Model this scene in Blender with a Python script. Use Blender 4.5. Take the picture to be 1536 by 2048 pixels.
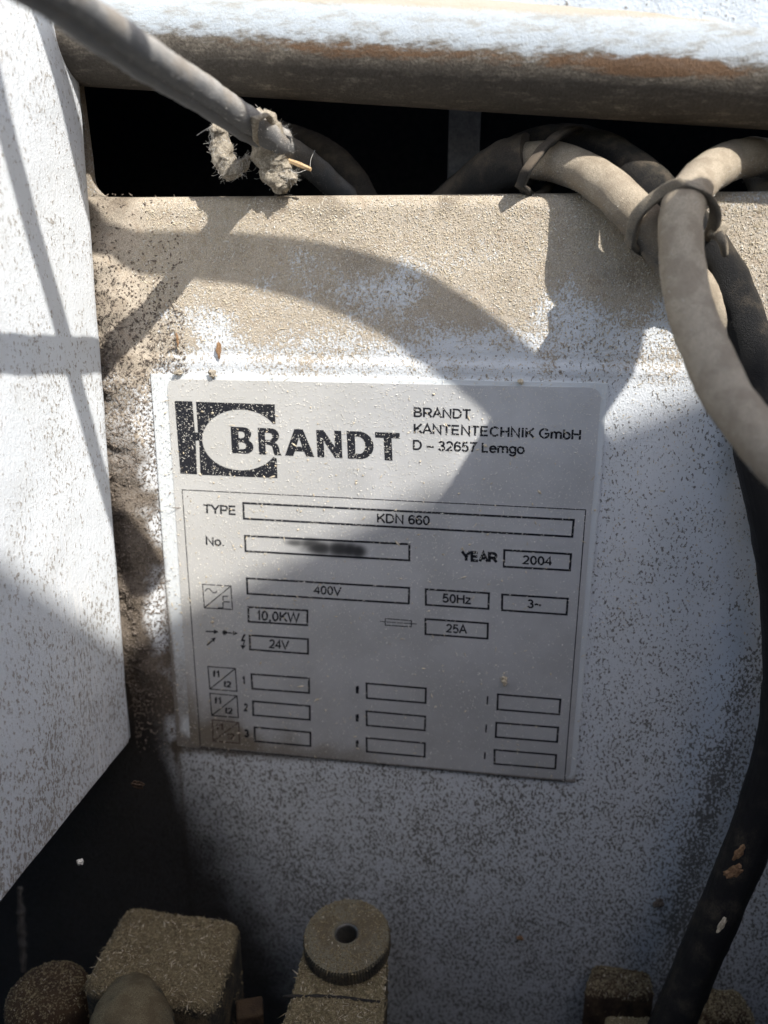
import bpy, bmesh, math, random
import numpy as np
from mathutils import Vector, Matrix, noise as mn
random.seed(7); rng = np.random.default_rng(11)
MM = 0.001
scene = bpy.context.scene
COL = scene.collection
for o in list(bpy.data.objects): bpy.data.objects.remove(o)

# ------------------------------------------------------------------ camera
CP = np.array([70.99191817, -164.07467173, 113.03088883])           # mm
RM = np.array([[0.987966851015655, 0.15460551700170025, 0.004316874662031282],
               [0.048818541784381594, -0.2852351664236113, -0.9572134818384775],
               [-0.1467591607779811, 0.9459059329277578, -0.2893505050623049]])
FP, CX, CY = 1600.0, 768.0, 1024.0
camd = bpy.data.cameras.new('camera'); cam = bpy.data.objects.new('camera', camd); COL.objects.link(cam)
M = Matrix([[RM[0][i], -RM[1][i], -RM[2][i]] for i in range(3)])
cam.matrix_world = Matrix.Translation(Vector(CP * MM)) @ M.to_4x4()
camd.sensor_fit = 'VERTICAL'; camd.sensor_height = 36; camd.sensor_width = 27
camd.lens = FP / 2048 * 36
camd.clip_start = 0.005; camd.clip_end = 50
camd.dof.use_dof = True; camd.dof.focus_distance = 0.158; camd.dof.aperture_fstop = 13
scene.camera = cam

# ------------------------------------------------------------------ light
SD = np.array([.5, -.5, .7]); SD /= np.linalg.norm(SD)
world = bpy.data.worlds.new('World'); scene.world = world; world.use_nodes = True
wn = world.node_tree; sky = wn.nodes.new('ShaderNodeTexSky'); sky.sky_type = 'NISHITA'; sky.sun_disc = False
sky.sun_elevation = math.asin(SD[2]); sky.sun_rotation = math.atan2(SD[0], SD[1])
bg = wn.nodes['Background']; wn.links.new(sky.outputs[0], bg.inputs[0]); bg.inputs[1].default_value = 0.148
sky.dust_density = 2.0; sky.air_density = .9
sund = bpy.data.lights.new('sun', 'SUN'); sund.energy = 4.8; sund.angle = math.radians(0.53); sund.color = (1, .965, .90)
sun = bpy.data.objects.new('sun', sund); COL.objects.link(sun)
sun.rotation_euler = Vector(SD).to_track_quat('Z', 'Y').to_euler(); sun.location = Vector(SD) * 2
vs = scene.view_settings; vs.view_transform = 'Standard'; vs.look = 'None'; vs.exposure = 0.46; vs.gamma = 1
scene.render.engine = 'CYCLES'
try: scene.cycles.max_bounces = 8
except Exception: pass

# ------------------------------------------------------------------ measuring helpers (millimetres)
def ray(u, v): return RM.T @ np.array([(u - CX) / FP, (v - CY) / FP, 1.0])
def on(u, v, Y=0.0):                       # point of the plane y = Y seen at u, v
    d = ray(u, v); return CP + d * (Y - CP[1]) / d[1]
def onx(u, v, X):
    d = ray(u, v); return CP + d * (X - CP[0]) / d[0]
def at(u, v, z): return CP + ray(u, v) * z
def tow(u, v, t, Y=0.0): return on(u, v, Y) + SD * t     # t mm from the panel towards the sun

# ------------------------------------------------------------------ object helpers
def tag(o, label=None, cat=None, group=None, kind=None):
    if label: o['label'] = label
    if cat: o['category'] = cat
    if group: o['group'] = group
    if kind: o['kind'] = kind
    return o
def empty(name, loc=(0, 0, 0)):
    o = bpy.data.objects.new(name, None); COL.objects.link(o); o.location = Vector(loc) * MM
    o.empty_display_size = .005; return o
def mesh(name, V, F, mat, parent=None, smooth=True, attrs=None, base=None):
    V = np.asarray(V, float)
    if base is None:
        base = np.array(parent.location) / MM if parent is not None else np.zeros(3)
    me = bpy.data.meshes.new(name); me.from_pydata(((V - base) * MM).tolist(), [], [list(map(int, f)) for f in F]); 
    if smooth: me.polygons.foreach_set('use_smooth', [True] * len(me.polygons))
    if attrs:
        for k, a in attrs.items():
            at_ = me.attributes.new(k, 'FLOAT', 'POINT'); at_.data.foreach_set('value', np.asarray(a, float).ravel())
    me.update(); me.materials.append(mat)
    o = bpy.data.objects.new(name, me); COL.objects.link(o)
    if parent is not None: o.parent = parent
    else: o.location = Vector(base) * MM
    return o
def grid_faces(n, m, closed_m=False, flip=False):
    F = []
    for i in range(n - 1):
        for j in range(m if closed_m else m - 1):
            a, b = i * m + j, i * m + (j + 1) % m
            f = [a, b, b + m, a + m]; F.append(f[::-1] if flip else f)
    return F
def catmull(P, n):
    P = np.asarray(P, float); k = len(P)
    Q = np.vstack([2 * P[0] - P[1], P, 2 * P[-1] - P[-2]]); out = []
    for s in np.linspace(0, k - 1 - 1e-9, n):
        i = int(s); t = s - i; a, b, c, d = Q[i:i + 4]
        out.append(.5 * ((2 * b) + (-a + c) * t + (2 * a - 5 * b + 4 * c - d) * t * t + (-a + 3 * b - 3 * c + d) * t ** 3))
    return np.array(out)
def tube(P, r, seg=20, n=80, rough=0.0, rs=.25, sq=1.0, caps=True, seed=0):
    """swept tube; r scalar or list per control point; rough = surface unevenness in mm"""
    rr = r if hasattr(r, '__len__') else [r] * len(P)
    Q = catmull([list(p) + [x] for p, x in zip(P, rr)], n); C, R = Q[:, :3], Q[:, 3]
    T = np.gradient(C, axis=0); T /= np.linalg.norm(T, axis=1)[:, None] + 1e-12
    N = np.cross(T[0], [0.1, .2, 1]); N /= np.linalg.norm(N); V = []
    for i in range(n):
        N = N - T[i] * (N @ T[i]); N /= np.linalg.norm(N); B = np.cross(T[i], N)
        for j in range(seg):
            a = 2 * math.pi * j / seg
            d = N * math.cos(a) + B * math.sin(a) * sq; q = R[i]
            if rough:
                p = (C[i] + d * R[i]) * rs
                q += rough * mn.noise(Vector(p) + Vector((seed * 7.1, 0, 0))) + rough * .5 * mn.noise(Vector(p) * 3.1)
            V.append(C[i] + d * q)
    F = grid_faces(n, seg, True, True)
    if caps:
        F.append(list(range(seg))); F.append([(n - 1) * seg + j for j in range(seg)][::-1])
    return np.array(V), F
def box(c, s, bev=0.0, rot=None, seg=2):
    bm = bmesh.new(); bmesh.ops.create_cube(bm, size=1)
    for v in bm.verts: v.co = Vector((v.co.x * s[0], v.co.y * s[1], v.co.z * s[2]))
    if bev: bmesh.ops.bevel(bm, geom=bm.edges[:], offset=bev, segments=seg, affect='EDGES', profile=.5)
    V = np.array([v.co[:] for v in bm.verts]); bm.verts.index_update(); F = [[v.index for v in f.verts] for f in bm.faces]; bm.free()
    if rot is not None: V = V @ np.array(rot).T
    return V + np.array(c), F
def merge(parts):
    V, F, k = [], [], 0
    for v, f in parts:
        V.append(np.asarray(v)); F += [[i + k for i in q] for q in f]; k += len(v)
    return np.vstack(V), F
def rotm(ax, deg): return np.array(Matrix.Rotation(math.radians(deg), 3, ax))
def fbm(x, y, z=0, s=1.0, o=4):
    return mn.fractal(Vector((x * s, y * s, z * s)), 1.0, 2.0, o)

# ------------------------------------------------------------------ materials
class NT:
    def __init__(s, name):
        s.m = bpy.data.materials.new(name); s.m.use_nodes = True; s.t = s.m.node_tree; s.b = s.t.nodes['Principled BSDF']
        tc = s.t.nodes.new('ShaderNodeTexCoord'); mp = s.t.nodes.new('ShaderNodeMapping'); mp.inputs['Scale'].default_value = (1000,) * 3
        geo = s.t.nodes.new('ShaderNodeNewGeometry'); s.geo = geo
        s.t.links.new(tc.outputs['Object'], mp.inputs[0]); s.co = mp.outputs[0]
    def lk(s, a, b):
        if isinstance(a, (int, float)): b.default_value = a
        elif isinstance(a, tuple): b.default_value = (*a, 1) if len(a) == 3 and b.type == 'RGBA' else a
        else: s.t.links.new(a, b)
    def noise(s, scale, detail=2, rough=.55, off=0, stretch=None):
        n = s.t.nodes.new('ShaderNodeTexNoise'); n.inputs['Scale'].default_value = scale; n.inputs['Detail'].default_value = detail
        n.inputs['Roughness'].default_value = rough
        mp = s.t.nodes.new('ShaderNodeMapping'); mp.inputs['Location'].default_value = (off, off * 1.7, off * .3)
        if stretch: mp.inputs['Scale'].default_value = stretch[:3]
        if stretch and len(stretch) > 3: mp.inputs['Rotation'].default_value = (0, stretch[3], 0)
        s.t.links.new(s.co, mp.inputs[0]); s.t.links.new(mp.outputs[0], n.inputs['Vector']); return n.outputs[0]
    def math(s, op, a, b=0.0, clamp=False):
        n = s.t.nodes.new('ShaderNodeMath'); n.operation = op; n.use_clamp = clamp; s.lk(a, n.inputs[0]); s.lk(b, n.inputs[1]); return n.outputs[0]
    def ramp(s, x, lo, hi, a=0.0, b=1.0):
        n = s.t.nodes.new('ShaderNodeMapRange'); n.interpolation_type = 'SMOOTHSTEP'; n.clamp = True
        s.lk(x, n.inputs[0]); s.lk(lo, n.inputs[1]); s.lk(hi, n.inputs[2]); s.lk(a, n.inputs[3]); s.lk(b, n.inputs[4]); return n.outputs[0]
    def mix(s, f, a, b):
        n = s.t.nodes.new('ShaderNodeMix'); n.data_type = 'RGBA'; s.lk(f, n.inputs[0]); s.lk(a, n.inputs[6]); s.lk(b, n.inputs[7]); return n.outputs[2]
    def attr(s, name):
        n = s.t.nodes.new('ShaderNodeAttribute'); n.attribute_name = name; return n.outputs['Fac']
    def nz(s):
        n = s.t.nodes.new('ShaderNodeSeparateXYZ'); s.t.links.new(s.geo.outputs['Normal'], n.inputs[0]); return n.outputs[2]
    def bump(s, h, strength=.5, dist=.2):
        n = s.t.nodes.new('ShaderNodeBump'); n.inputs['Strength'].default_value = strength; n.inputs['Distance'].default_value = dist * MM
        s.lk(h, n.inputs['Height']); s.t.links.new(n.outputs[0], s.b.inputs['Normal'])
    def out(s, col, rough=.6, metal=0.0, spec=.4):
        s.lk(col, s.b.inputs['Base Color']); s.lk(rough, s.b.inputs['Roughness']); s.lk(metal, s.b.inputs['Metallic'])
        s.b.inputs['Specular IOR Level'].default_value = spec; return s.m

def paint_mat(name, white=(.70, .725, .75), dustc=(.50, .425, .33), speckc=(.072, .064, .052), grain=1.0, blotch=.5, stretch=None):
    """white machine enamel under sawdust: attributes dust, speck, grime, clean come from the mesh"""
    t = NT(name)
    dust, speck, grime, blue = t.attr('dust'), t.attr('speck'), t.attr('grime'), t.attr('blue'); shade_grime = t.attr('shade_grime')
    fine = t.noise(2.6 * grain, 3, .7, 3); med = t.noise(1.45 * grain, 3, .62, 9, stretch); big = t.noise(.12, 4, .6, 21)
    vfine = t.noise(6.5, 2, .7, 5)
    c = t.mix(blue, white, (.50, .60, .70))
    c = t.mix(t.ramp(big, .35, .7, 0, .18), c, (.55, .54, .50))
    # scattered dark flecks, more where speck is high
    thr = t.math('SUBTRACT', .655, t.math('MULTIPLY', speck, .23))
    val = t.math('ADD', t.math('MULTIPLY', med, .78), t.math('MULTIPLY', fine, .22))
    val = t.math('ADD', val, t.math('MULTIPLY', t.math('SUBTRACT', big, .5), .12))
    m1 = t.ramp(val, t.math('SUBTRACT', thr, .0), t.math('ADD', thr, .055), 0, .85)
    sc = t.mix(t.ramp(fine, .4, .6), speckc, tuple(x * 2.1 for x in speckc))
    c = t.mix(m1, c, sc)
    # sawdust film, grainy
    thd = t.math('SUBTRACT', .72, t.math('MULTIPLY', dust, .38))
    vd = t.math('ADD', t.math('MULTIPLY', fine, .55), t.math('MULTIPLY', med, .45))
    vd = t.math('ADD', vd, t.math('MULTIPLY', t.math('SUBTRACT', big, .5), .3))
    m2 = t.ramp(vd, thd, t.math('ADD', thd, .10), 0, .93)
    dc = t.mix(t.ramp(vfine, .3, .7), tuple(x * .60 for x in dustc), tuple(min(1, x * 1.35) for x in dustc))
    dc = t.mix(t.ramp(t.noise(.35, 5, .7, 17), .5, .72, 0, .55), dc, (.30, .205, .125))
    c = t.mix(m2, c, dc)
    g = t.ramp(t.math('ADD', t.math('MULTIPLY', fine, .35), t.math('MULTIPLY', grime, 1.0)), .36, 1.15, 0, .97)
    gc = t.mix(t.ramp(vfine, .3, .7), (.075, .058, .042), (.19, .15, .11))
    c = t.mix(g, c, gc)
    c = t.mix(t.ramp(t.math('ADD', shade_grime, t.math('MULTIPLY', t.math('SUBTRACT', fine, .5), .45)), .0, 1.0, 0, .97), c, (.020, .017, .015))
    if name == 'painted_side':
        sk = t.noise(1.6, 3, .7, 31, (1, 1.6, .07)); c = t.mix(t.math('MULTIPLY', t.ramp(sk, .45, .62), t.attr('scratch')), c, (.82, .83, .83))
    h = t.math('ADD', t.math('MULTIPLY', fine, .8), t.math('MULTIPLY', m2, t.math('MULTIPLY', vfine, .8)))
    t.bump(t.math('ADD', h, t.math('MULTIPLY', med, .8)), .65, .30)
    return t.out(c, t.ramp(m2, 0, 1, .42, .95), 0, .35)
M_panel = paint_mat('painted_panel', stretch=(1.25, 1, .8, .7))
M_side = paint_mat('painted_side', white=(.74, .76, .78), dustc=(.50, .47, .42), speckc=(.16, .135, .11), grain=1.0, stretch=(1, 1.2, .7))
M_top = paint_mat('textured_enamel', white=(.66, .71, .77), dustc=(.50, .44, .35), grain=.8)

def rail_mat():
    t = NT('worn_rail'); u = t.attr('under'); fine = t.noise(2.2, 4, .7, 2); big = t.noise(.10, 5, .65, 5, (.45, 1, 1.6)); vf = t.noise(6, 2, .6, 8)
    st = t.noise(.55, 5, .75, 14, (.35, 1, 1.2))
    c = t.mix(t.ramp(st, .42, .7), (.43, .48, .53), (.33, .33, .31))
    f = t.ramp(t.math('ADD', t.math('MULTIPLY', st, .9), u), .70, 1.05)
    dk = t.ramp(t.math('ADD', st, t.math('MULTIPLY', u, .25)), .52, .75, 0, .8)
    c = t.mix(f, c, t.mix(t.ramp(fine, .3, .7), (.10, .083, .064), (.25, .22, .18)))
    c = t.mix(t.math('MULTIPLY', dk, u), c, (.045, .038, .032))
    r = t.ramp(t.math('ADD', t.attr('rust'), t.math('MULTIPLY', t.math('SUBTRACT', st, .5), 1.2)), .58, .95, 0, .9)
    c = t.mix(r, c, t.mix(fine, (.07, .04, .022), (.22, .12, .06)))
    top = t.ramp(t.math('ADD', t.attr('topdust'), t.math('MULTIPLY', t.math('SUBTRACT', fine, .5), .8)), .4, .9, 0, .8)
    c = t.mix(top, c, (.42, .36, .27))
    t.bump(t.math('ADD', fine, t.math('MULTIPLY', vf, .4)), .7, .3)
    return t.out(c, .7, 0, .35)
M_rail = rail_mat()

def cable_mat(name, rub=(.10, .10, .105), dust=(.52, .44, .335), lo=-.55, hi=.35, amt=.95, spec=.3):
    t = NT(name); fine = t.noise(4.2, 3, .7, 4); big = t.noise(.22, 4, .6, 12); vf = t.noise(9, 2, .6, 1)
    k = t.math('ADD', t.nz(), t.math('MULTIPLY', t.math('SUBTRACT', big, .5), 1.6)); k = t.math('ADD', k, t.math('MULTIPLY', t.math('SUBTRACT', fine, .5), 1.3))
    f = t.ramp(k, lo, hi, 0, amt)
    dc = t.mix(t.ramp(vf, .3, .7), tuple(x * .55 for x in dust), tuple(min(1, x * 1.4) for x in dust))
    dc = t.mix(t.ramp(big, .42, .62, 0, .45), dc, (.27, .21, .15))
    c = t.mix(f, rub, dc)
    t.bump(t.math('ADD', fine, t.math('MULTIPLY', vf, .8)), .9, .3)
    return t.out(c, t.ramp(f, 0, 1, .5, .95), 0, spec)
M_cable = cable_mat('dusty_cable', lo=-1.3, hi=-.1)
M_cable_gray = cable_mat('grey_cable', rub=(.17, .175, .185), dust=(.50, .475, .44), lo=-.7, hi=.4, amt=.92)
M_cable_black = cable_mat('black_cable', rub=(.014, .014, .015), dust=(.10, .09, .07), lo=.1, hi=1.3, amt=.7, spec=.2)
M_cable_dark = cable_mat('shaded_cable', rub=(.03, .03, .03), dust=(.13, .11, .09), lo=-.6, hi=.6)  # darker cable colours, with the shade of the slot painted in
M_tie = cable_mat('cable_tie_plastic', rub=(.07, .065, .058), dust=(.46, .40, .31), lo=-1.1, hi=.3)

def simple(name, c1, c2, s=2.0, rough=.8, bump=.5, metal=0, spec=.3, dist=.25):
    t = NT(name); a = t.noise(s, 4, .7, 3); b = t.noise(s * 3.3, 2, .6, 7)
    t.bump(t.math('ADD', a, t.math('MULTIPLY', b, .6)), bump, dist)
    return t.out(t.mix(t.ramp(t.math('ADD', t.math('MULTIPLY', a, .6), t.math('MULTIPLY', b, .4)), .35, .65), c1, c2), rough, metal, spec)
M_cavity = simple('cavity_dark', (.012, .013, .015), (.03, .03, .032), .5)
M_dark = simple('dark_grime', (.020, .019, .018), (.05, .045, .04), .8)
M_felt = simple('dust_felt', (.22, .19, .15), (.52, .46, .37), 1.6, 1, .9, dist=.4)
M_flake = simple('sawdust_flake', (.48, .40, .28), (.72, .64, .50), .9, .9, .1)
M_flake_light = simple('pale_sawdust', (.62, .59, .53), (.80, .78, .72), .9, .9, .1)
M_flake_dark = simple('dark_chip', (.10, .085, .065), (.20, .17, .13), .9, .9, .1)
M_wood = simple('wood_splinter', (.42, .27, .14), (.62, .46, .28), 1.2, .8, .3)
M_orange = simple('bark_chip', (.20, .11, .055), (.36, .22, .12), 1.2, .85, .5)
M_hair = simple('fibre', (.45, .43, .40), (.7, .68, .64), 1, .6, .1)
M_dirt = simple('caked_dirt', (.105, .085, .065), (.30, .25, .21), 1.3, 1, .9, dist=.5)
M_grey = simple('grey_enamel', (.30, .31, .32), (.36, .37, .38), .2)
M_steel = simple('thread_steel', (.20, .20, .19), (.34, .33, .31), 2, .3, .1, .7)
M_film = None

def dusty(name, base=(.055, .052, .046), dust=(.29, .24, .145), lo=-.2, hi=.7, amt=.95, green=0.0):
    t = NT(name); fine = t.noise(2.6, 4, .75, 4); big = t.noise(.2, 4, .6, 12); vf = t.noise(6, 2, .6, 1)
    k = t.math('ADD', t.nz(), t.math('MULTIPLY', t.math('SUBTRACT', big, .5), 2.2)); k = t.math('ADD', k, t.math('MULTIPLY', t.math('SUBTRACT', fine, .5), 1.6))
    f = t.ramp(k, lo, hi, 0, amt)
    dc = t.mix(t.ramp(vf, .3, .7), tuple(x * .55 for x in dust), tuple(x * 1.35 for x in dust))
    dc = t.mix(t.ramp(big, .42, .62, 0, .55), dc, (.15, .10, .055))
    c = t.mix(f, base, dc); t.bump(t.math('ADD', fine, t.math('MULTIPLY', vf, .6)), .9, .5)
    return t.out(c, .92, 0, .25)
M_block = dusty('sawdusty_casting')
M_nut = dusty('dusty_knurled_metal', base=(.075, .075, .07), dust=(.28, .25, .175), lo=-.5, hi=.5)
M_rust = dusty('rusty_bracket', base=(.035, .022, .016), dust=(.09, .06, .04), lo=-.7, hi=.5)
M_block_flake = simple('brown_sawdust', (.09, .068, .038), (.46, .38, .23), 1.6, .95, .2)
M_bar = dusty('olive_dusted_bar', dust=(.28, .24, .13), lo=-.3, hi=.5)

def face_mat():
    t = NT('aluminium_label_face'); fine = t.noise(3.0, 3, .7, 3); vf = t.noise(9, 2, .6, 6); big = t.noise(.06, 4, .6, 9)
    c = t.mix(t.ramp(big, .35, .65), (.53, .53, .525), (.61, .61, .61))
    gr, sm = t.attr('grime'), t.attr('smear')
    g = t.ramp(t.math('ADD', t.math('MULTIPLY', fine, .5), gr), .5, 1.15, 0, .85)
    c = t.mix(g, c, t.mix(vf, (.13, .095, .065), (.30, .25, .17)))
    d = t.ramp(t.math('ADD', t.math('MULTIPLY', fine, .6), t.math('MULTIPLY', t.attr('dust'), .5)), .62, .80, 0, .55)
    c = t.mix(d, c, (.62, .60, .55))
    c = t.mix(t.ramp(sm, 0, 1, 0, .96), c, (.025, .025, .027))
    t.bump(t.math('ADD', fine, vf), .35, .10)
    return t.out(c, t.ramp(fine, .3, .7, .34, .50), .22, .5)
M_face = face_mat()
def film_mat():
    t = NT('clear_film_border'); fine = t.noise(2.4, 4, .7, 3)
    g = t.ramp(t.math('ADD', t.math('MULTIPLY', fine, .5), t.attr('grime')), .52, .95, 0, .85)
    c = t.mix(g, (.66, .69, .70), (.16, .125, .09)); t.bump(fine, .3, .12)
    return t.out(c, .4, 0, .5)
M_film = film_mat()
def ink_mat():
    t = NT('black_ink'); f = t.noise(3.5, 3, .7, 2)
    return t.out(t.mix(t.ramp(f, .55, .75), (.018, .019, .024), (.07, .07, .075)), .6, 0, .12)
M_ink = ink_mat()
def ink2():
    t = NT('worn_ink'); f = t.noise(3.0, 3, .7, 2)
    return t.out(t.mix(t.ramp(f, .42, .62), (.06, .04, .035), (.17, .12, .095)), .6, 0, .3)
M_ink_worn = ink2()

def sst(x, a, b): 
    x = np.clip((x - a) / (b - a), 0, 1); return x * x * (3 - 2 * x)

# ------------------------------------------------------------------ back panel with slot
ZS = 127.3                                                   # bottom edge of the slot
XL, XR, ZB = -75.0, 175.0, -175.0
zs = np.concatenate([np.arange(ZB, ZS - 3.01, 1.0), ZS - 3 + np.array([0, .6, 1.2, 1.7, 2.2, 2.6, 2.85, 3.0])])
xs = np.arange(XL, XR + .1, 1.0)
def panel_y(x, z):
    y = 0.0
    y += .9 * sst(z, 104, 124) ** 1                          # the top leans back a little
    y += -.35 * math.exp(-((z - 94.2) / .8) ** 2) + .25 * math.exp(-((z - 95.9) / .7) ** 2)   # shallow crease
    t = z - (ZS - 3)
    if t > 0: y += 3 - math.sqrt(max(0, 9 - t * t))          # rounded lip of the slot
    n = fbm(x, z, 3, .09, 4); y -= n * .10
    m = sst(-x, 5.5, 13) * sst(z, 8, 26) * (1 - sst(z, 112, 122) * .6)   # dust caked into the corner
    y -= m * (3.2 + 1.3 * fbm(x, z, 0, .16, 5) + .5 * fbm(x, z, 5, .6, 3))
    return y
V, A = [], {k: [] for k in ('dust', 'speck', 'grime', 'blue')}
pix = lambda x, z: None
for z in zs:
    for x in xs:
        V.append((x, panel_y(x, z), z))
X2, Z2 = np.meshgrid(xs, zs); 
N1 = np.array([fbm(x, z, 1, .045, 5) for z in zs for x in xs]).reshape(X2.shape)
N2 = np.array([fbm(x, z, 8, .15, 5) for z in zs for x in xs]).reshape(X2.shape)
edge = 108 + 9 * N1 - 4 * sst(X2, 60, 100)
N3 = np.array([fbm(x, z * 1.3, 13, .07, 5) for z in zs for x in xs]).reshape(X2.shape)
dust = .22 + .66 * sst(Z2 + 7 * N2, 84, 126) + .42 * N3 * sst(Z2, 85, 105) + .20 * sst(-X2, -34, 0) * sst(Z2, 92, 98) + .30 * sst(Z2, 70, 100) - .30 * sst(-Z2, -70, 10)
dust = np.where(Z2 < 92, dust - .15, dust)
dust += .5 * sst(-X2, 2, 9)
cl = np.exp(-(((X2 - 42) / 9) ** 2 + ((Z2 - 110) / 5) ** 2)) + .8 * np.exp(-(((X2 - 84) / 12) ** 2 + ((Z2 - 100) / 7) ** 2)); dust -= .36 * cl  # thins the dust in two spots, partly to paint a soft highlight
speck = .42 + .27 * sst(-Z2, -60, 40) + .08 * N1 + .06 * N2 + .08 * sst(Z2, 90, 115)
# dirty run down the right side
xc = np.interp(Z2, [-175, -90, -60, -20, 20, 60, 90], [95, 112, 116, 119, 123, 131, 140])
st = np.exp(-((X2 - xc + 2 * N2) / 3.0) ** 2) * (1 - sst(Z2, 35, 60)); speck += .30 * st
blue = (.45 * np.exp(-((X2 - xc + 6 + 2 * N2) / 4.0) ** 2) + .6 * np.exp(-((X2 - xc - 7) / 3.5) ** 2)) * (1 - sst(Z2, 60, 90))
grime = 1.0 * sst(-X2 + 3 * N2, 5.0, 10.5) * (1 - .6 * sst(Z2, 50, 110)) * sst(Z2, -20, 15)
shade_grime = .34 * sst(-Z2, -10, 80) + .12 * sst(X2 + 4 * N2, 60, -10) * sst(-Z2, -10, 30) + 1.1 * sst(-X2 + 3 * N2 + .36 * np.clip(4 - Z2, 0, 90), -15, 40) ** 1.2 * sst(-Z2 + 3 * N2, -30, 22) + .6 * sst(-X2, 5, 14) * sst(-Z2, -30, 5)  # painted shade falloff towards the bottom and lower left, mixed with grime
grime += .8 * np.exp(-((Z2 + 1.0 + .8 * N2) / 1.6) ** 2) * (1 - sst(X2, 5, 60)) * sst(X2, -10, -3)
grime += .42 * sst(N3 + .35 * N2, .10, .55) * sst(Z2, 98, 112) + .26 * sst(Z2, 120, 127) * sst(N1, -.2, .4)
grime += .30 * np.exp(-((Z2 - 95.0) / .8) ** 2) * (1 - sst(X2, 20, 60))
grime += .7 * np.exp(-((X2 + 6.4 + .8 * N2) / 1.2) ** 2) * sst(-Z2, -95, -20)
at_ = {'shade_grime': shade_grime, 'dust': dust, 'speck': speck, 'grime': grime, 'blue': blue}
F = grid_faces(len(zs), len(xs), flip=False)
panel = empty('metal_panel')
tag(panel, 'dusty white painted metal panel carrying the type plate, dark slot along its top', 'panel')
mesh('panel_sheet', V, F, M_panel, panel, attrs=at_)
# fold of the lip going back, left jamb of the slot with its rounded corner
xe = np.arange(-19, XR + .1, 2.0)
V = []; 
for y in (3.85, 4.4, 5.0, 5.6): 
    for x in xe: V.append((x, y, ZS - (.0 if y < 4 else .3)))
z0 = np.zeros(len(V))
mesh('slot_ledge', V, grid_faces(4, len(xe)), M_panel, panel, attrs={'dust': z0 + .9, 'speck': z0 + .5, 'grime': z0 + .25, 'blue': z0})
V = []; JX = -17.0; R_ = 4.0
prof = [(JX + R_, ZS - .05)] + [(JX + R_ - R_ * math.sin(a), ZS + R_ - R_ * math.cos(a)) for a in np.linspace(0, math.pi / 2, 9)] + [(JX, ZS + 8), (JX - .5, ZS + 20), (JX - .5, ZS + 60)]
for y in (3.4, 4.4, 5.4):
    for (x, z) in prof: V.append((x, y, z))
F = grid_faces(3, len(prof))
k = len(V)
for (x, z) in prof: V.append((XL, 3.4, z - .3))
for i in range(len(prof) - 1): F.append([i, i + 1, k + i + 1, k + i])
z0 = np.zeros(len(V)); mesh('slot_jamb', V, F, M_panel, panel, smooth=False, attrs={'dust': z0 + .95, 'speck': z0 + .5, 'grime': z0 + .45, 'blue': z0})

# cavity behind the slot
def open_box(x0, x1, y0, y1, z0, z1, skip='front'):
    v = [(x0, y0, z0), (x1, y0, z0), (x1, y1, z0), (x0, y1, z0), (x0, y0, z1), (x1, y0, z1), (x1, y1, z1), (x0, y1, z1)]
    f = [[0, 1, 2, 3], [4, 7, 6, 5], [3, 2, 6, 7], [0, 3, 7, 4], [1, 5, 6, 2]]
    return np.array(v, float), f
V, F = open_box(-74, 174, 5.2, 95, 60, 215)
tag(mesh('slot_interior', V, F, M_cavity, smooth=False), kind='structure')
V, F = box((58.5, 30, 140), (7, 2, 50), .4)
br = mesh('inner_bracket', V, F, simple('inner_grey', (.10, .105, .11), (.16, .16, .165), .5), smooth=False)
tag(br, 'dim grey upright metal bracket standing inside the dark slot', 'bracket')

# ------------------------------------------------------------------ rail above the slot
def rail():
    prof = []
    for a in np.linspace(-150, 74, 46):
        r = 9.0; prof.append((-2.3 - r * math.cos(math.radians(a)), 150.6 + r * math.sin(math.radians(a)) * 1.0, a))
    xs = np.arange(-30, 190, 1.0); V = []; U = []; Ru = []; T = []
    for x in xs:
        dz = -(x - 55) * .080
        for (y, z, a) in prof:
            n = fbm(x, z, 2, .05, 4) * .25 + fbm(x, z, 2, .4, 3) * .06
            V.append((x, y - n, z + dz)); 
            U.append(float(sst(np.float64(-a), -26, 42) * .95)); T.append(float(sst(np.float64(a), 20, 44)))  # U darkens the underside in the colour, painted shade over the brown wear
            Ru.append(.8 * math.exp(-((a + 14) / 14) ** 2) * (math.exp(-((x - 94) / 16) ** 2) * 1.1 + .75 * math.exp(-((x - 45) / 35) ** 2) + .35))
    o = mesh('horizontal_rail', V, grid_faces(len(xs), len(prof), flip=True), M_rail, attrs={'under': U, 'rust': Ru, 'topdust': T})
    tag(o, 'horizontal rounded white rail with rusty underside running above the dark slot', 'rail')
rail()
# upper panel above the rail
xs_ = np.arange(-40, 200, 1.5); zz = np.arange(158.5, 240, 1.5); V = []
for z in zz:
    for x in xs_: V.append((x, -5 - (x - 24) * .060 - .35 * fbm(x, z, 4, .12, 4), z + .9 - (x - 24) * .118))
n = len(V); ZZ = np.repeat(zz, len(xs_))
tag(mesh('upper_panel', V, grid_faces(len(zz), len(xs_)), M_top, attrs={'dust': .15 + .6 * (1 - sst(ZZ, 158, 161)), 'speck': np.full(n, .22), 'grime': np.zeros(n), 'blue': np.full(n, .25)}),
    'rough white painted panel in full sun above the rounded rail', 'panel')

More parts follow.
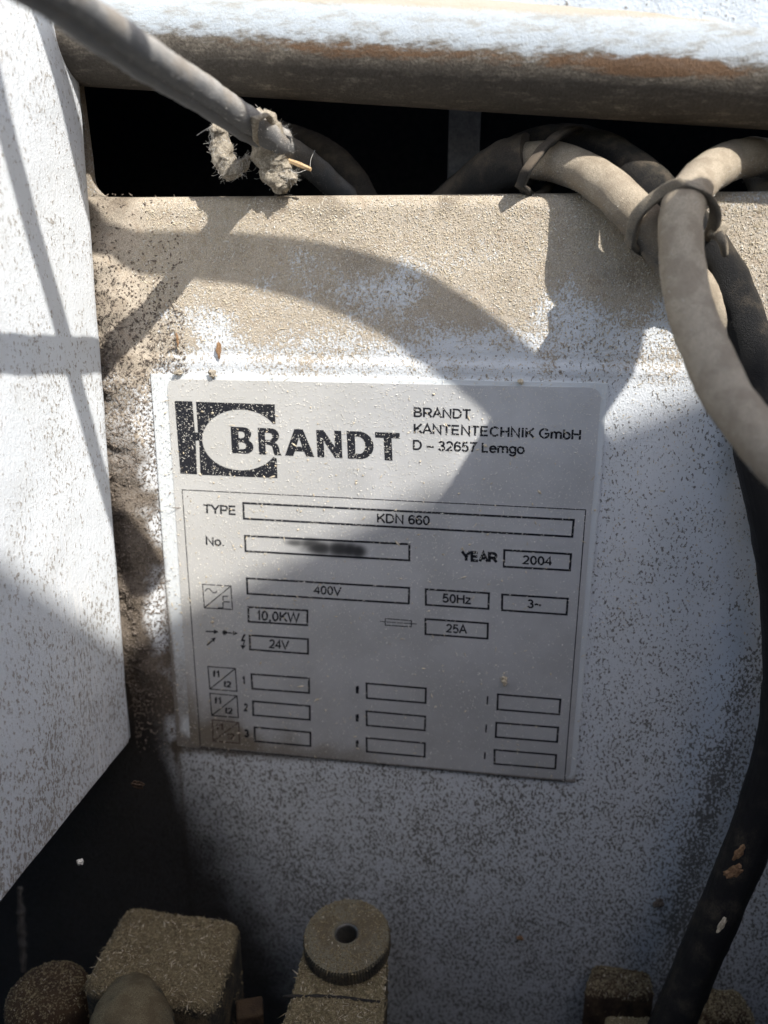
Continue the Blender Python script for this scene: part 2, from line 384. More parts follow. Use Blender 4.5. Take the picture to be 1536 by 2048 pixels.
# ------------------------------------------------------------------ side housing at the left
WA, WB = onx(150, 0, -13.5), onx(262, 1480, -13.5)      # its rear upright edge
yb = WB[1]; zb = WB[2]
ylist = np.arange(-130, -7.5, 1.0); V = []; D = []; S_ = []; G = []; 
zsd = np.arange(zb, 240, 1.0)
for z in zsd:
    ye = np.interp(z, [WB[2], WA[2]], [WB[1], WA[1]])
    for y in ylist:
        yy = ye + (y + 8) * 1.0
        n = fbm(0, yy, z, .05, 4) * .25
        V.append((-13.5 + n - .4 * sst(np.float64(yy - ye + 1.2), 0, 1.2), yy, z))
V = np.array(V); N = np.array([fbm(3, p[1], p[2], .07, 4) for p in V])
sp = .40 + .16 * N + .24 * sst(-V[:, 2], -75, -10); du = .30 + .25 * N
gr = .45 * (1 - sst(V[:, 2] + 1.2 * N, zb, zb + 2.6))
housing = empty('side_housing', (-40, -70, zb))
tag(housing, 'white speckled box housing filling the left edge with its lower corner hanging free', 'housing')
mesh('side_face', V, grid_faces(len(zsd), len(ylist), flip=True), M_side, housing, attrs={'dust': du, 'speck': sp, 'grime': gr, 'blue': np.full(len(V), .12), 'scratch': np.exp(-((V[:, 1] + 24 + .1 * (V[:, 2] - 20)) / 9) ** 2) * sst(-V[:, 2], -75, -45)})
V, F = box((-45, -68, (zb + 240) / 2), (62, 119, 240 - zb - .6), 0)
mesh('housing_body', V, F, M_grey, housing, smooth=False)

# ------------------------------------------------------------------ type plate
plate = empty('type_plate', (42, -.2, 46)); tag(plate, 'silver rating plate with BRANDT logo, type, year and voltage boxes printed in black', 'nameplate')
def quadmesh(name, c, y, mat, nx=60, nz=60, rad=0, parent=plate, attrs=None, edge=0):
    TL, TR, BR, BL = [on(*p) for p in c]; V = []; 
    for j in range(nz + 1):
        for i in range(nx + 1):
            s, t = i / nx, j / nz
            p = (BL * (1 - s) + BR * s) * (1 - t) + (TL * (1 - s) + TR * s) * t
            V.append((p[0], y, p[2]))
    V = np.array(V); S, T = np.tile(np.linspace(0, 1, nx + 1), nz + 1), np.repeat(np.linspace(0, 1, nz + 1), nx + 1)
    if rad:                                    # round the corners: pull boundary verts onto arcs
        w = np.linalg.norm(TR - TL); h = np.linalg.norm(TL - BL)
        for q in range(len(V)):
            a, b = S[q] * w, T[q] * h; ca, cb = min(max(a, rad), w - rad), min(max(b, rad), h - rad); dx, dz = a - ca, b - cb; m = max(abs(dx), abs(dz)); L = math.hypot(dx, dz)
            if L > 1e-9 and abs(dx) > 0 and abs(dz) > 0:
                k = m / L; V[q, 0] += dx * (k - 1); V[q, 2] += dz * (k - 1)
    F = grid_faces(nz + 1, nx + 1)
    # thickness: skirt back to the panel
    bd = list(range(nx + 1)) + [(j + 1) * (nx + 1) + nx for j in range(nz)] + [nz * (nx + 1) + i for i in range(nx - 1, -1, -1)] + [j * (nx + 1) for j in range(nz - 1, 0, -1)]
    k = len(V); V = np.vstack([V, V[bd] + [0, edge, 0]])
    if edge:
        for i in range(len(bd)): j = (i + 1) % len(bd); F.append([bd[j], bd[i], k + i, k + j])
    S = np.append(S, S[bd]); T = np.append(T, T[bd])
    o = mesh(name, V, F, mat, parent, smooth=False, attrs=attrs(V, S, T) if attrs else None); return o
PLY = -.45; FY = -.62; IY = -.66
def film_attr(V, S, T):
    n = np.array([fbm(p[0], p[2], 2, .2, 4) for p in V])
    e = np.maximum.reduce([1 - sst(T, 0, .022) , .9 * (1 - sst(S, 0, .012)), .8 * sst(S, .988, 1), .45 * sst(T, .992, 1)])
    return {'grime': .45 * e + .55 * (1 - sst(S * 96 + 6 * n, 2, 12)) * (1 - sst(T * 92, 8, 60)) + .25 * (1 - sst(T, .0, .05))}
quadmesh('clear_border', [(303, 747), (1216, 766), (1150, 1563), (356, 1490)], PLY, M_film, 90, 90, 0, attrs=film_attr, edge=.6)
def face_attr(V, S, T):
    n = np.array([fbm(p[0], p[2], 7, .12, 5) for p in V])
    g = .62 * np.exp(-(((S - .09 + .02 * n) / .09) ** 2 + ((T - .05) / .13) ** 2)) + .60 * (1 - sst(T + .03 * n, .0, .10)) * (1 - sst(S, .40, .75)) + .5 * (1 - sst(S + .02 * n, 0, .05)) * (1 - sst(T, .15, .45)) + .1 * (1 - sst(T, .1, .5)) * (1 - S)
    x, z = V[:, 0], V[:, 2]
    def blob(u, v, rx, rz, a=1): q = on(u, v); return a * np.exp(-(((x - q[0]) / rx) ** 2 + ((z - q[2]) / rz) ** 2) ** 1.5)
    sm = np.zeros(len(V))
    for (u, v, rx, rz, a) in [(592, 1084, 2.8, 1.0, .8), (640, 1094, 3.8, 1.8, 1), (680, 1096, 3.6, 2.0, 1), (716, 1101, 2.3, 1.8, 1), (625, 1086, 3.5, 1.5, .9), (700, 1098, 3, 1.9, 1), (612, 1096, 2, 1, .5)]:
        sm = np.maximum(sm, blob(u, v, rx, rz, a))
    return {'grime': g, 'smear': sm * .95, 'dust': 1 - sst(S - .6 * T, -.4, .6)}
quadmesh('label_face', [(336, 757), (1203, 775), (1139, 1557), (383, 1487)], FY, M_face, 170, 170, 2.2, attrs=face_attr, edge=.17)

INK = []
def ink(name, V, F, mat=None, parent=plate, y=IY):
    V = np.array([(p[0], y, p[2]) for p in V]); return mesh(name, V, F, mat or M_ink, parent, smooth=False)
def stroke(pts, w, closed=False):             # ribbon of width w mm along pixel points
    P = [on(*p) for p in pts]; P = [np.array([p[0], p[2]]) for p in P]; n = len(P); V = []; F = []
    L, Rr = [], []
    for i in range(n):
        if closed: a, b = P[i] - P[i - 1], P[(i + 1) % n] - P[i]
        else: a = P[i] - P[i - 1] if i else P[1] - P[0]; b = P[i + 1] - P[i] if i < n - 1 else a
        a = a / np.linalg.norm(a); b = b / np.linalg.norm(b); na, nb = np.array([-a[1], a[0]]), np.array([-b[1], b[0]]); m = na + nb; m /= np.linalg.norm(m); k = w / 2 / max(.35, m @ na)
        L.append(P[i] + m * k); Rr.append(P[i] - m * k)
    for l, r in zip(L, Rr): V += [(l[0], 0, l[1]), (r[0], 0, r[1])]
    for i in range(n if closed else n - 1): j = (i + 1) % n; F.append([2 * i, 2 * i + 1, 2 * j + 1, 2 * j])
    return V, F
def poly(pts): P = [on(*p) for p in pts]; return [(p[0], 0, p[2]) for p in P], [list(range(len(P)))]
def Z1(*l): return [(320 + x / 3.072, 740 + y / 3.072) for x, y in l]
def Z3(*l): return [(380 + x / 3.4133, 980 + y / 3.4133) for x, y in l]
def Z4(*l): return [(740 + x / 3.339, 1060 + y / 3.339) for x, y in l]
TH = .46
ink('frame_line', *stroke([(366.5, 978), (1170.8, 1018), (1128.6, 1560.0), (403, 1491.5)], .19, True))
rects = [[(488.4, 1004.4), (1147.0, 1038.1), (1144.0, 1071.6), (489.6, 1035.5)], [(491.8, 1069.8), (819.5, 1086.6), (819.3, 1118.8), (493, 1100.4)],
 [(495.4, 1154.5), (819, 1173.6), (818.4, 1204.8), (496.8, 1185.2)], [(498.3, 1211.9), (616.2, 1218.7), (616, 1248), (499, 1241)],
 [(501.2, 1268), (617.4, 1276), (617.4, 1305), (502, 1296.6)], [(1008.8, 1098.2), (1141.6, 1106.3), (1139.2, 1138.7), (1007.9, 1131.2)],
 [(852.2, 1176.2), (978.1, 1184.2), (977, 1215.5), (852.4, 1207.2)], [(1004.6, 1186.7), (1135.3, 1195), (1132.7, 1226.8), (1004, 1218)],
 [(851.6, 1235.5), (976, 1244.4), (975.2, 1274.8), (851.6, 1265.9)],
 [(504.5, 1345.6), (619, 1353.9), (619.6, 1383.2), (506.3, 1374.7)], [(507.6, 1399.7), (620.9, 1409.4), (621.1, 1436.8), (508.1, 1427.4)], [(510.7, 1451.6), (622.2, 1462), (622.2, 1489.2), (511.5, 1479.5)],
 [(734, 1363.9), (852.3, 1374), (851.7, 1403.1), (734.7, 1393.4)], [(734, 1419.5), (851, 1430), (850.4, 1457.8), (734.7, 1447.8)], [(734, 1472.9), (850.4, 1483.3), (849.8, 1510.5), (734.7, 1500.2)],
 [(995.8, 1385.7), (1120.6, 1396), (1118, 1425.9), (994.8, 1415.9)], [(992.8, 1442.3), (1116, 1452), (1113.8, 1480.9), (991.5, 1471)], [(989.2, 1496.4), (1112, 1506.7), (1110.2, 1534.3), (989.2, 1524.3)]]
for r in rects: ink('printed_box', *stroke(r, TH, True))
ink('mains_symbol', *merge([stroke([(407.2, 1166.6), (463.5, 1169.9), (466.7, 1216.7), (410.8, 1213.5)], .24, True), stroke([(411, 1213), (463, 1170.5)], .24),
    stroke(Z3((110, 684), (118, 672), (130, 664), (142, 668), (152, 682), (164, 694), (178, 694), (192, 684)), .24), stroke(Z3((200, 796), (232, 798), (232, 718), (266, 718)), .24), stroke(Z3((238, 755), (278, 757)), .24)]))
def arrow(a, b, w=.34, hl=34, hw=16):
    a, b = np.array(a, float), np.array(b, float); d = (b - a) / np.linalg.norm(b - a); n = np.array([-d[1], d[0]]); q = b - d * hl
    return [stroke(Z3(a, q), w), poly(Z3(b, q + n * hw, q - n * hw)[::1])]
ink('supply_symbol', *merge(arrow((115, 957), (204, 961)) + arrow((243, 965), (334, 971)) + arrow((122, 1052), (184, 997)) +
    [poly(Z3(*[(243 + 17 * math.cos(a), 965 + 17 * math.sin(a)) for a in np.linspace(0, 2 * math.pi, 17)[:-1]]))]))
ink('lightning_symbol', *merge([poly(Z3((372, 976), (388, 976), (366, 1016), (352, 1022))), poly(Z3((352, 1022), (366, 1012), (386, 1014), (368, 1026))), stroke(Z3((380, 1016), (368, 1056)), .28), poly(Z3((366, 1080), (350, 1050), (388, 1052)))]))
ink('fuse_symbol', *merge([stroke(Z4((105, 583), (278, 597), (278, 638), (105, 627)), .2, True), stroke(Z4((70, 603), (315, 620)), .17)]))
def f_box(c, mat=M_ink): return merge([stroke(c, .27, True), stroke([c[3], c[1]], .27)])
FB = [[(417.8, 1330.5), (472.4, 1334.4), (475.6, 1380), (421.7, 1375.5)], [(421.7, 1383.9), (475.8, 1389), (478.2, 1432.3), (425.6, 1428)], [(426.4, 1436.7), (479, 1442), (481, 1483.6), (428.2, 1479.2)]]
for i, c in enumerate(FB): ink('frequency_symbol', *f_box(c), mat=M_ink if i < 2 else M_ink_worn)
for (x, y0, y1) in [(975, 1389.5, 1405.8), (972.3, 1445.8, 1461.8), (969.7, 1500.5, 1514.8)]: ink('printed_letter', *stroke([(x + .6, y0), (x - .4, y1)], .36))

def ar(cx, cy, rx, ry, a0, a1, n=12): return [(cx + rx * math.cos(math.radians(a)), cy + ry * math.sin(math.radians(a))) for a in np.linspace(a0, a1, n)]
GL = {  # centre lines of a plain grotesque alphabet, cap height 1: (advance, strokes)
 'A': (.93, [[(.06, 0), (.465, 1), (.87, 0)], [(.20, .36), (.73, .36)]]), 'B': (.93, [[(.15, 0), (.15, .95), (.46, .95)] + ar(.49, .735, .25, .215, 80, -80) + [(.15, .52)], [(.46, .52)] + ar(.51, .29, .30, .235, 80, -80) + [(.46, .055), (.15, .055)]]),
 'C': (1.0, [ar(.53, .5, .40, .45, 38, 322, 24)]), 'D': (1.0, [[(.15, .055), (.15, .95), (.45, .95)] + ar(.45, .5, .42, .45, 80, -80, 18) + [(.45, .05), (.10, .05)]]),
 'E': (.93, [[(.80, .055), (.15, .055), (.15, .945), (.78, .945)], [(.15, .52), (.74, .52)]]), 'G': (1.08, [ar(.54, .5, .43, .45, 42, 328, 24) + [(.93, .28), (.93, .48), (.56, .48)]]),
 'H': (1.0, [[(.15, 0), (.15, 1)], [(.85, 0), (.85, 1)], [(.15, .53), (.85, .53)]]), 'I': (.39, [[(.195, 0), (.195, 1)]]), 'K': (.93, [[(.15, 0), (.15, 1)], [(.84, 1), (.18, .37)], [(.40, .58), (.88, 0)]]),
 'L': (.78, [[(.15, 1), (.15, .055), (.70, .055)]]), 'N': (1.0, [[(.15, 0), (.15, .98), (.85, .02), (.85, 1)]]), 'P': (.93, [[(.15, 0), (.15, .945), (.50, .945)] + ar(.54, .69, .28, .255, 80, -80) + [(.50, .435), (.15, .435)]]),
 'R': (1.0, [[(.15, 0), (.15, .945), (.56, .945)] + ar(.60, .70, .26, .245, 80, -80) + [(.56, .455), (.15, .455)], [(.48, .45), (.66, .32), (.90, 0)]]), 'T': (.85, [[(.425, 0), (.425, .96)], [(.03, .945), (.82, .945)]]),
 'V': (.93, [[(.04, 1), (.465, .03), (.89, 1)]]), 'W': (1.32, [[(.05, 1), (.35, .03), (.66, .96), (.97, .03), (1.27, 1)]]), 'Y': (.93, [[(.04, 1), (.465, .44), (.89, 1)], [(.465, .46), (.465, 0)]]),
 'm': (1.16, [[(.13, 0), (.13, .72)], [(.13, .42)] + ar(.36, .50, .22, .18, 165, 20, 8) + [(.58, .42), (.58, 0)], [(.58, .42)] + ar(.80, .50, .22, .18, 165, 20, 8) + [(1.02, .42), (1.02, 0)]]),
 'b': (.78, [[(.13, 0), (.13, 1)], ar(.40, .36, .28, .32, 0, 360, 20)]), 'e': (.78, [[(.10, .39), (.68, .39)] + ar(.39, .36, .29, .32, 8, 325, 20)]), 'o': (.78, [ar(.39, .36, .30, .32, 0, 360, 20)]),
 'g': (.78, [ar(.37, .37, .27, .31, 0, 360, 20), [(.64, .72), (.64, 0)] + ar(.36, -.02, .28, .21, -5, -165, 10)]), 'z': (.70, [[(.05, .67), (.60, .67), (.07, .05), (.64, .05)]]),
 'f': (.40, [[(.17, 0), (.17, .82)] + ar(.32, .82, .15, .13, 170, 80, 6), [(.02, .67), (.36, .67)]]),
 '0': (.78, [ar(.39, .49, .27, .45, 0, 360, 24)]), '1': (.60, [[(.40, 0), (.40, .97), (.30, .84), (.14, .74)]]), '2': (.78, [ar(.38, .70, .26, .25, 165, -25, 12) + [(.52, .42), (.10, .06), (.68, .055)]]),
 '3': (.78, [ar(.37, .73, .23, .22, 160, -78, 12) + [(.32, .52)], [(.38, .53)] + ar(.37, .28, .27, .235, 78, -165, 14)]), '4': (.78, [[(.54, 0), (.54, .95), (.06, .30), (.72, .30)]]),
 '5': (.78, [[(.64, .945), (.22, .945), (.15, .50), (.20, .53)] + ar(.37, .32, .28, .28, 120, -160, 16)]), '6': (.78, [ar(.40, .31, .27, .26, 0, 360, 20), [(.13, .31), (.13, .52)] + ar(.42, .56, .29, .39, 175, 35, 12)]),
 '7': (.78, [[(.08, .945), (.66, .945), (.45, .62), (.33, .28), (.29, 0)]]), '.': (.39, [[(.195, 0), (.195, .13)]]), ',': (.39, [[(.2, .12), (.2, .0), (.15, -.14)]]), '\u2013': (.78, [[(.02, .36), (.76, .36)]]),
 '~': (.82, [[(.08, .36), (.16, .47), (.28, .50), (.52, .38), (.64, .37), (.75, .50)]]), ' ': (.39, [])}
def ribbon2(P, w):
    P = [np.array(p, float) for p in P]; n = len(P); L, R2 = [], []
    for i in range(n):
        a = P[i] - P[i - 1] if i else P[1] - P[0]; b = P[i + 1] - P[i] if i < n - 1 else a
        a = a / (np.linalg.norm(a) + 1e-9); b = b / (np.linalg.norm(b) + 1e-9); na, nb = np.array([-a[1], a[0]]), np.array([-b[1], b[0]]); m = na + nb; m /= np.linalg.norm(m) + 1e-9; k = w / 2 / max(.5, m @ na)
        L.append(P[i] + m * k); R2.append(P[i] - m * k)
    V = [];
    for l, r in zip(L, R2): V += [l, r]
    return np.array(V), [[2 * i, 2 * i + 1, 2 * i + 3, 2 * i + 2] for i in range(n - 1)]
def text(s, BL, BR, TL, w=.20, name='lettering', mat=None):
    parts = []; x = 0
    for ch in s:
        adv, st = GL[ch]
        for p in st:
            v, f = ribbon2(p, w); v[:, 0] += x; parts.append((v, f))
        x += adv
    V, F = merge(parts); x0, x1 = V[:, 0].min(), V[:, 0].max(); B, R_, T = on(*BL), on(*BR), on(*TL)
    W = [B + (R_ - B) * (v[0] - x0) / (x1 - x0) + (T - B) * v[1] for v in V]
    return ink(name, W, F, mat)
text('BRANDT', (828, 832.3), (941.5, 836.6), (828, 814))
text('KANTENTECHNIK GmbH', (828, 865.2), (1161, 878.2), (828, 846.3))
text('D \u2013 32657 Lemgo', (826.4, 897.8), (1049.5, 906.5), (826.4, 879.0))
text('TYPE', (409.3, 1024.5), (473.2, 1028), (408.7, 1007))
text('KDN 660', (755, 1043), (860.3, 1048.4), (755, 1025.4))
text('No.', (413.7, 1087.8), (450.3, 1090.2), (412.8, 1071.4))
text('YEAR', (922.5, 1118.8), (995.5, 1122.6), (922, 1100.6), .31)
text('2004', (1043, 1125.6), (1103, 1128.9), (1043, 1108.8))
text('400V', (627, 1185), (684.7, 1188.6), (627, 1168.6))
text('50Hz', (885.3, 1202.0), (944.6, 1206), (885.3, 1185))
text('3~', (1054.5, 1213.0), (1083, 1214.8), (1054.5, 1196.6))
text('10,0KW', (514.8, 1237.2), (601.2, 1242.4), (514.8, 1218.8))
text('25A', (890.6, 1261.8), (934.7, 1264.8), (890.6, 1245.4))
text('24V', (538.2, 1293.2), (580.1, 1296), (538.2, 1276.3))
for i, (a, b) in enumerate([((428.2, 1350.8), (449.8, 1370.8)), ((431.6, 1404), (452.4, 1423.7)), ((435.5, 1456.3), (456.3, 1475))]):
    mt = M_ink if i < 2 else M_ink_worn
    text('f1', a, (a[0] + 13, a[1] + .9), (a[0] - .3, a[1] - 12), .27, mat=mt); text('f2', b, (b[0] + 14.6, b[1] + 1), (b[0] - .3, b[1] - 11), .27, mat=mt)
for s, a, w, h in [('1', (486.5, 1364.6), 5.5, 14), ('2', (488, 1418.6), 9.6, 14), ('3', (490, 1470.2), 10, 13.6), ('f', (712.8, 1383.8), 6.5, 14), ('f', (712.6, 1440), 6.5, 14), ('f', (712.8, 1491), 6, 13)]:
    text(s, a, (a[0] + w, a[1] + .7), (a[0] - .4, a[1] - h), .30, name='printed_letter')
# logo
def arc(cx, cy, rx, ry, a0, a1, n=10): return [(cx + rx * math.cos(math.radians(a)), cy + ry * math.sin(math.radians(a))) for a in np.linspace(a0, a1, n)]
def curvefill(loops, name, mp):
    cu = bpy.data.curves.new('c', 'CURVE'); cu.dimensions = '2D'; cu.fill_mode = 'BOTH'
    for lp in loops:
        sp_ = cu.splines.new('POLY'); sp_.points.add(len(lp) - 1)
        for q, (x, y) in zip(sp_.points, lp): q.co = (x, y, 0, 1)
        sp_.use_cyclic_u = True
    ob = bpy.data.objects.new('c', cu); COL.objects.link(ob); dg = bpy.context.evaluated_depsgraph_get()
    me = bpy.data.meshes.new_from_object(ob.evaluated_get(dg)); V = np.array([v.co[:] for v in me.vertices]); F = [list(p.vertices) for p in me.polygons]
    bpy.data.objects.remove(ob); bpy.data.curves.remove(cu); bpy.data.meshes.remove(me)
    return ink(name, [mp(v[0], v[1]) for v in V], F)
zmap = lambda x, y: on(320 + x / 3.072, 740 + y / 3.072)
curvefill([[(97, 187), (205, 190), (222, 380), (250, 381), (253, 430), (226, 431), (235, 637), (132, 632)]], 'logo_bar', zmap)
ex = []
for a in np.linspace(-29, -331, 60):           # open oval cut out of the block
    ra = math.radians(a); ex.append((503 + 236 * math.cos(ra) + 6 * math.sin(ra), 426 + 186 * math.sin(ra)))
curvefill([[(228, 192), (710, 208), (714.5, 330)] + ex[1:-1] + [(722, 540), (727, 660), (255, 640), (247, 431), (254, 430), (251, 381), (240, 380)]], 'logo_block', zmap)
def letters():
    B = [[(0, 0), (.55, 0)] + arc(.60, .27, .36, .27, -90, 62, 10) + arc(.56, .76, .33, .24, -35, 90, 10) + [(0, 1)],
         [(.33, .17), (.33, .42), (.5, .42)] + arc(.5, .295, .14, .125, 90, -90, 8), [(.33, .59), (.33, .83), (.48, .83)] + arc(.48, .71, .12, .12, 90, -90, 8)]
    Rr = [[(0, 0), (.31, 0), (.31, .38), (.43, .38)] + [(.60, .33), (.66, .10), (.71, 0), (1.02, 0), (.96, .08), (.92, .28), (.86, .40), (.76, .47)] + arc(.58, .73, .37, .27, -38, 90, 10) + [(0, 1)],
          [(.31, .56), (.31, .82), (.50, .82)] + arc(.5, .69, .14, .13, 90, -90, 8)]
    Aa = [[(0, 0), (.28, 0), (.35, .18), (.66, .18), (.72, 0), (1, 0), (.65, 1), (.36, 1)], [(.41, .36), (.505, .70), (.60, .36)]]
    Nn = [[(0, 0), (.28, 0), (.28, .60), (.70, 0), (1, 0), (1, 1), (.72, 1), (.72, .40), (.30, 1), (0, 1)]]
    D = [[(0, 0), (.46, 0)] + arc(.46, .5, .54, .5, -90, 90, 18) + [(0, 1)], [(.30, .21), (.30, .81), (.43, .81)] + arc(.43, .5, .25, .31, 90, -90, 12)]
    T = [[(.34, 0), (.66, 0), (.66, .80), (1, .80), (1, 1), (0, 1), (0, .80), (.34, .80)]]
    cells = [(B, 440, 580), (Rr, 606, 742), (Aa, 765, 945), (Nn, 964, 1117), (D, 1150, 1312), (T, 1324, 1475)]
    ty = lambda x: 345 + (x - 440) * .0370; by = lambda x: 507 + (x - 447) * .0465
    for g, x0, x1 in cells:
        def mp(s, t, x0=x0, x1=x1):
            x = x0 + (x1 - x0) * s + (1 - t) * 8; return zmap(x, by(x) * (1 - t) + ty(x) * t)
        curvefill(g, 'logo_letter', mp)
letters()

# ------------------------------------------------------------------ cables
def cable(name, pts, r, mat, label, group=None, rough=.26, n=110, seed=1, cat='cable', rs=.22):
    V, F = tube(pts, r, 24, n, rough, rs, seed=seed); o = mesh(name, V, F, mat, base=np.array(pts[0])); tag(o, label, cat, group); return o
A = lambda *q: [at(*p) for p in q]
# upper left cable and its thinner companion
PW = [np.array(p) + np.array([-.2, 0, -.9]) for p in [(18.3, -71, 144.4), (18.7, -57, 143.4), (19.1, -41, 142.3), (19.8, -33.5, 141.9), (21.0, -26, 141), (22.6, -17, 139.6), (23.6, -10, 139)]]
cable('power_cable', [(17, -96, 145.5)] + PW + A((552, 282, 152), (620, 330, 166), (700, 400, 180)), [2.2, 2.2, 2.2, 2.3, 2.35, 2.35, 2.4, 2.4, 2.5, 2.6, 2.6],
      M_cable_gray, 'grey dusty cable coming in from the top left corner and dipping into the dark slot', seed=2)
cable('thin_lead', [(13.5, -95, 143)] + [p + np.array([-1.2, .3, -1.7]) for p in PW[:6]] + A((532, 290, 154), (600, 350, 168)), [1.45] * 9,
      M_cable_gray, 'thinner lead running along the underside of the grey cable at top left', seed=3)
# right bundle
c1 = A((880, 430, 172), (940, 385, 170), (1010, 335, 161), (1090, 322, 153.5), (1180, 350, 147.5), (1255, 412, 142), (1315, 480, 144), (1365, 545, 148.5), (1430, 625, 152), (1482, 725, 155), (1530, 850, 157), (1600, 1050, 158))
cable('bundled_cable', c1, 3.6, M_cable, 'front cable of the bundle that slopes from the slot down to the tie ring', 'cables tied in a bundle', seed=5)
c2 = A((900, 400, 176), (1000, 330, 166), (1100, 292, 157), (1190, 302, 154), (1265, 345, 148.2), (1330, 405, 145), (1385, 460, 148), (1445, 545, 150), (1488, 650, 151), (1512, 770, 152), (1512, 890, 152), (1540, 1020, 152), (1566, 1180, 156), (1572, 1340, 160), (1556, 1490, 163), (1506, 1660, 167), (1440, 1820, 169), (1370, 1985, 171), (1320, 2120, 172), (1280, 2300, 172))
cable('drooping_cable', c2, [3.9] * 8 + [4.1] * 4 + [4.3] * 8, M_cable_black, 'long black cable drooping along the right edge down to the bottom bracket', seed=6, n=200)
c3 = A((1720, 300, 175), (1600, 322, 162), (1520, 315, 152), (1455, 325, 145), (1400, 362, 138), (1366, 415, 133), (1362, 490, 130), (1372, 580, 127), (1402, 680, 122), (1458, 795, 117), (1540, 905, 113), (1640, 1010, 110), (1700, 1200, 110))
cable('hanging_cable', c3, 3.5, M_cable, 'thick pale dusty cable looping over the tie ring and hanging down the right edge', seed=8)
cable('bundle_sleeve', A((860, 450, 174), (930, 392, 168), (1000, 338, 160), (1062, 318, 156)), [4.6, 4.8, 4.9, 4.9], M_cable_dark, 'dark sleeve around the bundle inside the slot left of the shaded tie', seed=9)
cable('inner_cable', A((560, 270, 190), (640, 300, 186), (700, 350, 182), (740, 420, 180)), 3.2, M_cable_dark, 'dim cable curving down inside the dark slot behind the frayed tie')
cable('stub_cable', A((1500, 300, 172), (1545, 420, 160), (1546, 520, 150)), 3.2, M_cable, 'short dusty cable peeking in at the right edge beside the bundle')

def strap(name, pts, w, th, label, cat='cable tie', mat=M_tie, closed=True, axis=None):
    P = np.array(pts); n = 60
    if closed: Q = catmull(np.vstack([P[-1], P, P[:2]]), 400); k0, k1 = 400 * 1 // (len(P) + 2), 400 * (len(P) + 1) // (len(P) + 2); 
    Q = catmull(np.vstack([P, P[:1]]) if closed else P, n)
    c = Q.mean(0); V = []
    ax = np.array(axis, float); ax /= np.linalg.norm(ax)
    for i, q in enumerate(Q):
        o_ = q - c; o_ -= ax * (o_ @ ax); o_ /= np.linalg.norm(o_); z = .25 * mn.noise(Vector(q * .5))
        for a, b in ((-1, -1), (-.7, -1.25), (0, -1.3), (.7, -1.25), (1, -1), (1, 1), (.7, 1.2), (0, 1.3), (-.7, 1.2), (-1, 1)): V.append(q + ax * a * w / 2 + o_ * (b * th / 2 + z))
    o = mesh(name, V, grid_faces(n, 10, True), mat, base=Q[0]); tag(o, label, cat); return o
ring_ax = (at(1440, 560, 143) - at(1240, 350, 147))
tie1 = strap('cable_tie', A((1260, 486, 142), (1272, 434, 138), (1318, 389, 134), (1370, 368, 130.0), (1418, 394, 131.5), (1430, 440, 137), (1408, 478, 146), (1350, 505, 150), (1295, 508, 148)), 2.0, 1.0, 'dark dusty tie ring gripping the cables where the pale cable loops over', axis=ring_ax)
V, F = box(at(1436, 462, 140), (2.6, 2.2, 3.0), .5, rotm('Y', 25)); mesh('lock_head', V, F, M_tie, tie1)
V, F = tube(A((1436, 466, 139), (1446, 486, 139), (1450, 510, 141)), [.9, .8, .6], 6, 14, .05, .5); mesh('cut_tail', V, F, M_tie, tie1)
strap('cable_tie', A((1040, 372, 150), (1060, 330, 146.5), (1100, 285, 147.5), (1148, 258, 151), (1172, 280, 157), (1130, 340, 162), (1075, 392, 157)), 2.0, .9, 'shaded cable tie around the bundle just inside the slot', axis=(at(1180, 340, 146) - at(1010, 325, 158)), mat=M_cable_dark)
strap('cable_tie', A((510, 238, 138), (535, 232, 142), (548, 262, 150), (530, 292, 153), (515, 282, 147), (508, 258, 141)), 1.6, .8, 'frayed tie wrapped round the end of the grey cable at top left', axis=at(543, 275, 150) - at(420, 186, 132), mat=M_felt)

# ------------------------------------------------------------------ off-frame cables and cover that throw the shadows
cable('overhead_cable', [np.array([-48., 0, 137]) + SD * 104, np.array([-29.5, 0, 134.5]) + SD * 106, np.array([-22.5, 0, 130]) + SD * 107, np.array([-18.5, 0, 122]) + SD * 109, tow(200, 492, 112), tow(350, 500, 115), tow(500, 513, 118), tow(650, 545, 120), tow(790, 598, 122), tow(900, 672, 122), tow(1010, 765, 122), tow(1120, 880, 122), tow(1200, 1000, 122)], [2.6, 2.6, 2.6, 2.6, 2.7, 2.9, 3.2, 3.6, 3.9, 4.1, 4.3, 4.4, 4.4],
      M_cable, 'dusty cable arching overhead across the front of the panel', rough=.08)
def txw(u, v, t): return onx(u, v, -13.5) + SD * t
cable('overhead_wire', [txw(-40, 20, 118), txw(0, 215, 122), txw(60, 440, 128), txw(130, 680, 135), txw(200, 940, 142), tow(250, 1120, 150), tow(285, 1170, 160)], [2.1, 2.2, 2.3, 2.3, 2.2, 3.4, 4.2], M_cable, 'thin dusty wire hanging in front of the side housing', rough=.05)
cable('added_shadow_pipe', [tow(1205, 690, 120), tow(1163, 740, 122), tow(1065, 878, 128), tow(980, 1020, 140), tow(895, 1125, 152)], [6.8, 9.0, 9.6, 10.4, 10.4], M_cable, 'added unseen conduit hanging in front of the panel', rough=.1, cat='shadow_pipe')  # unseen pipe added and shaped to throw this shadow
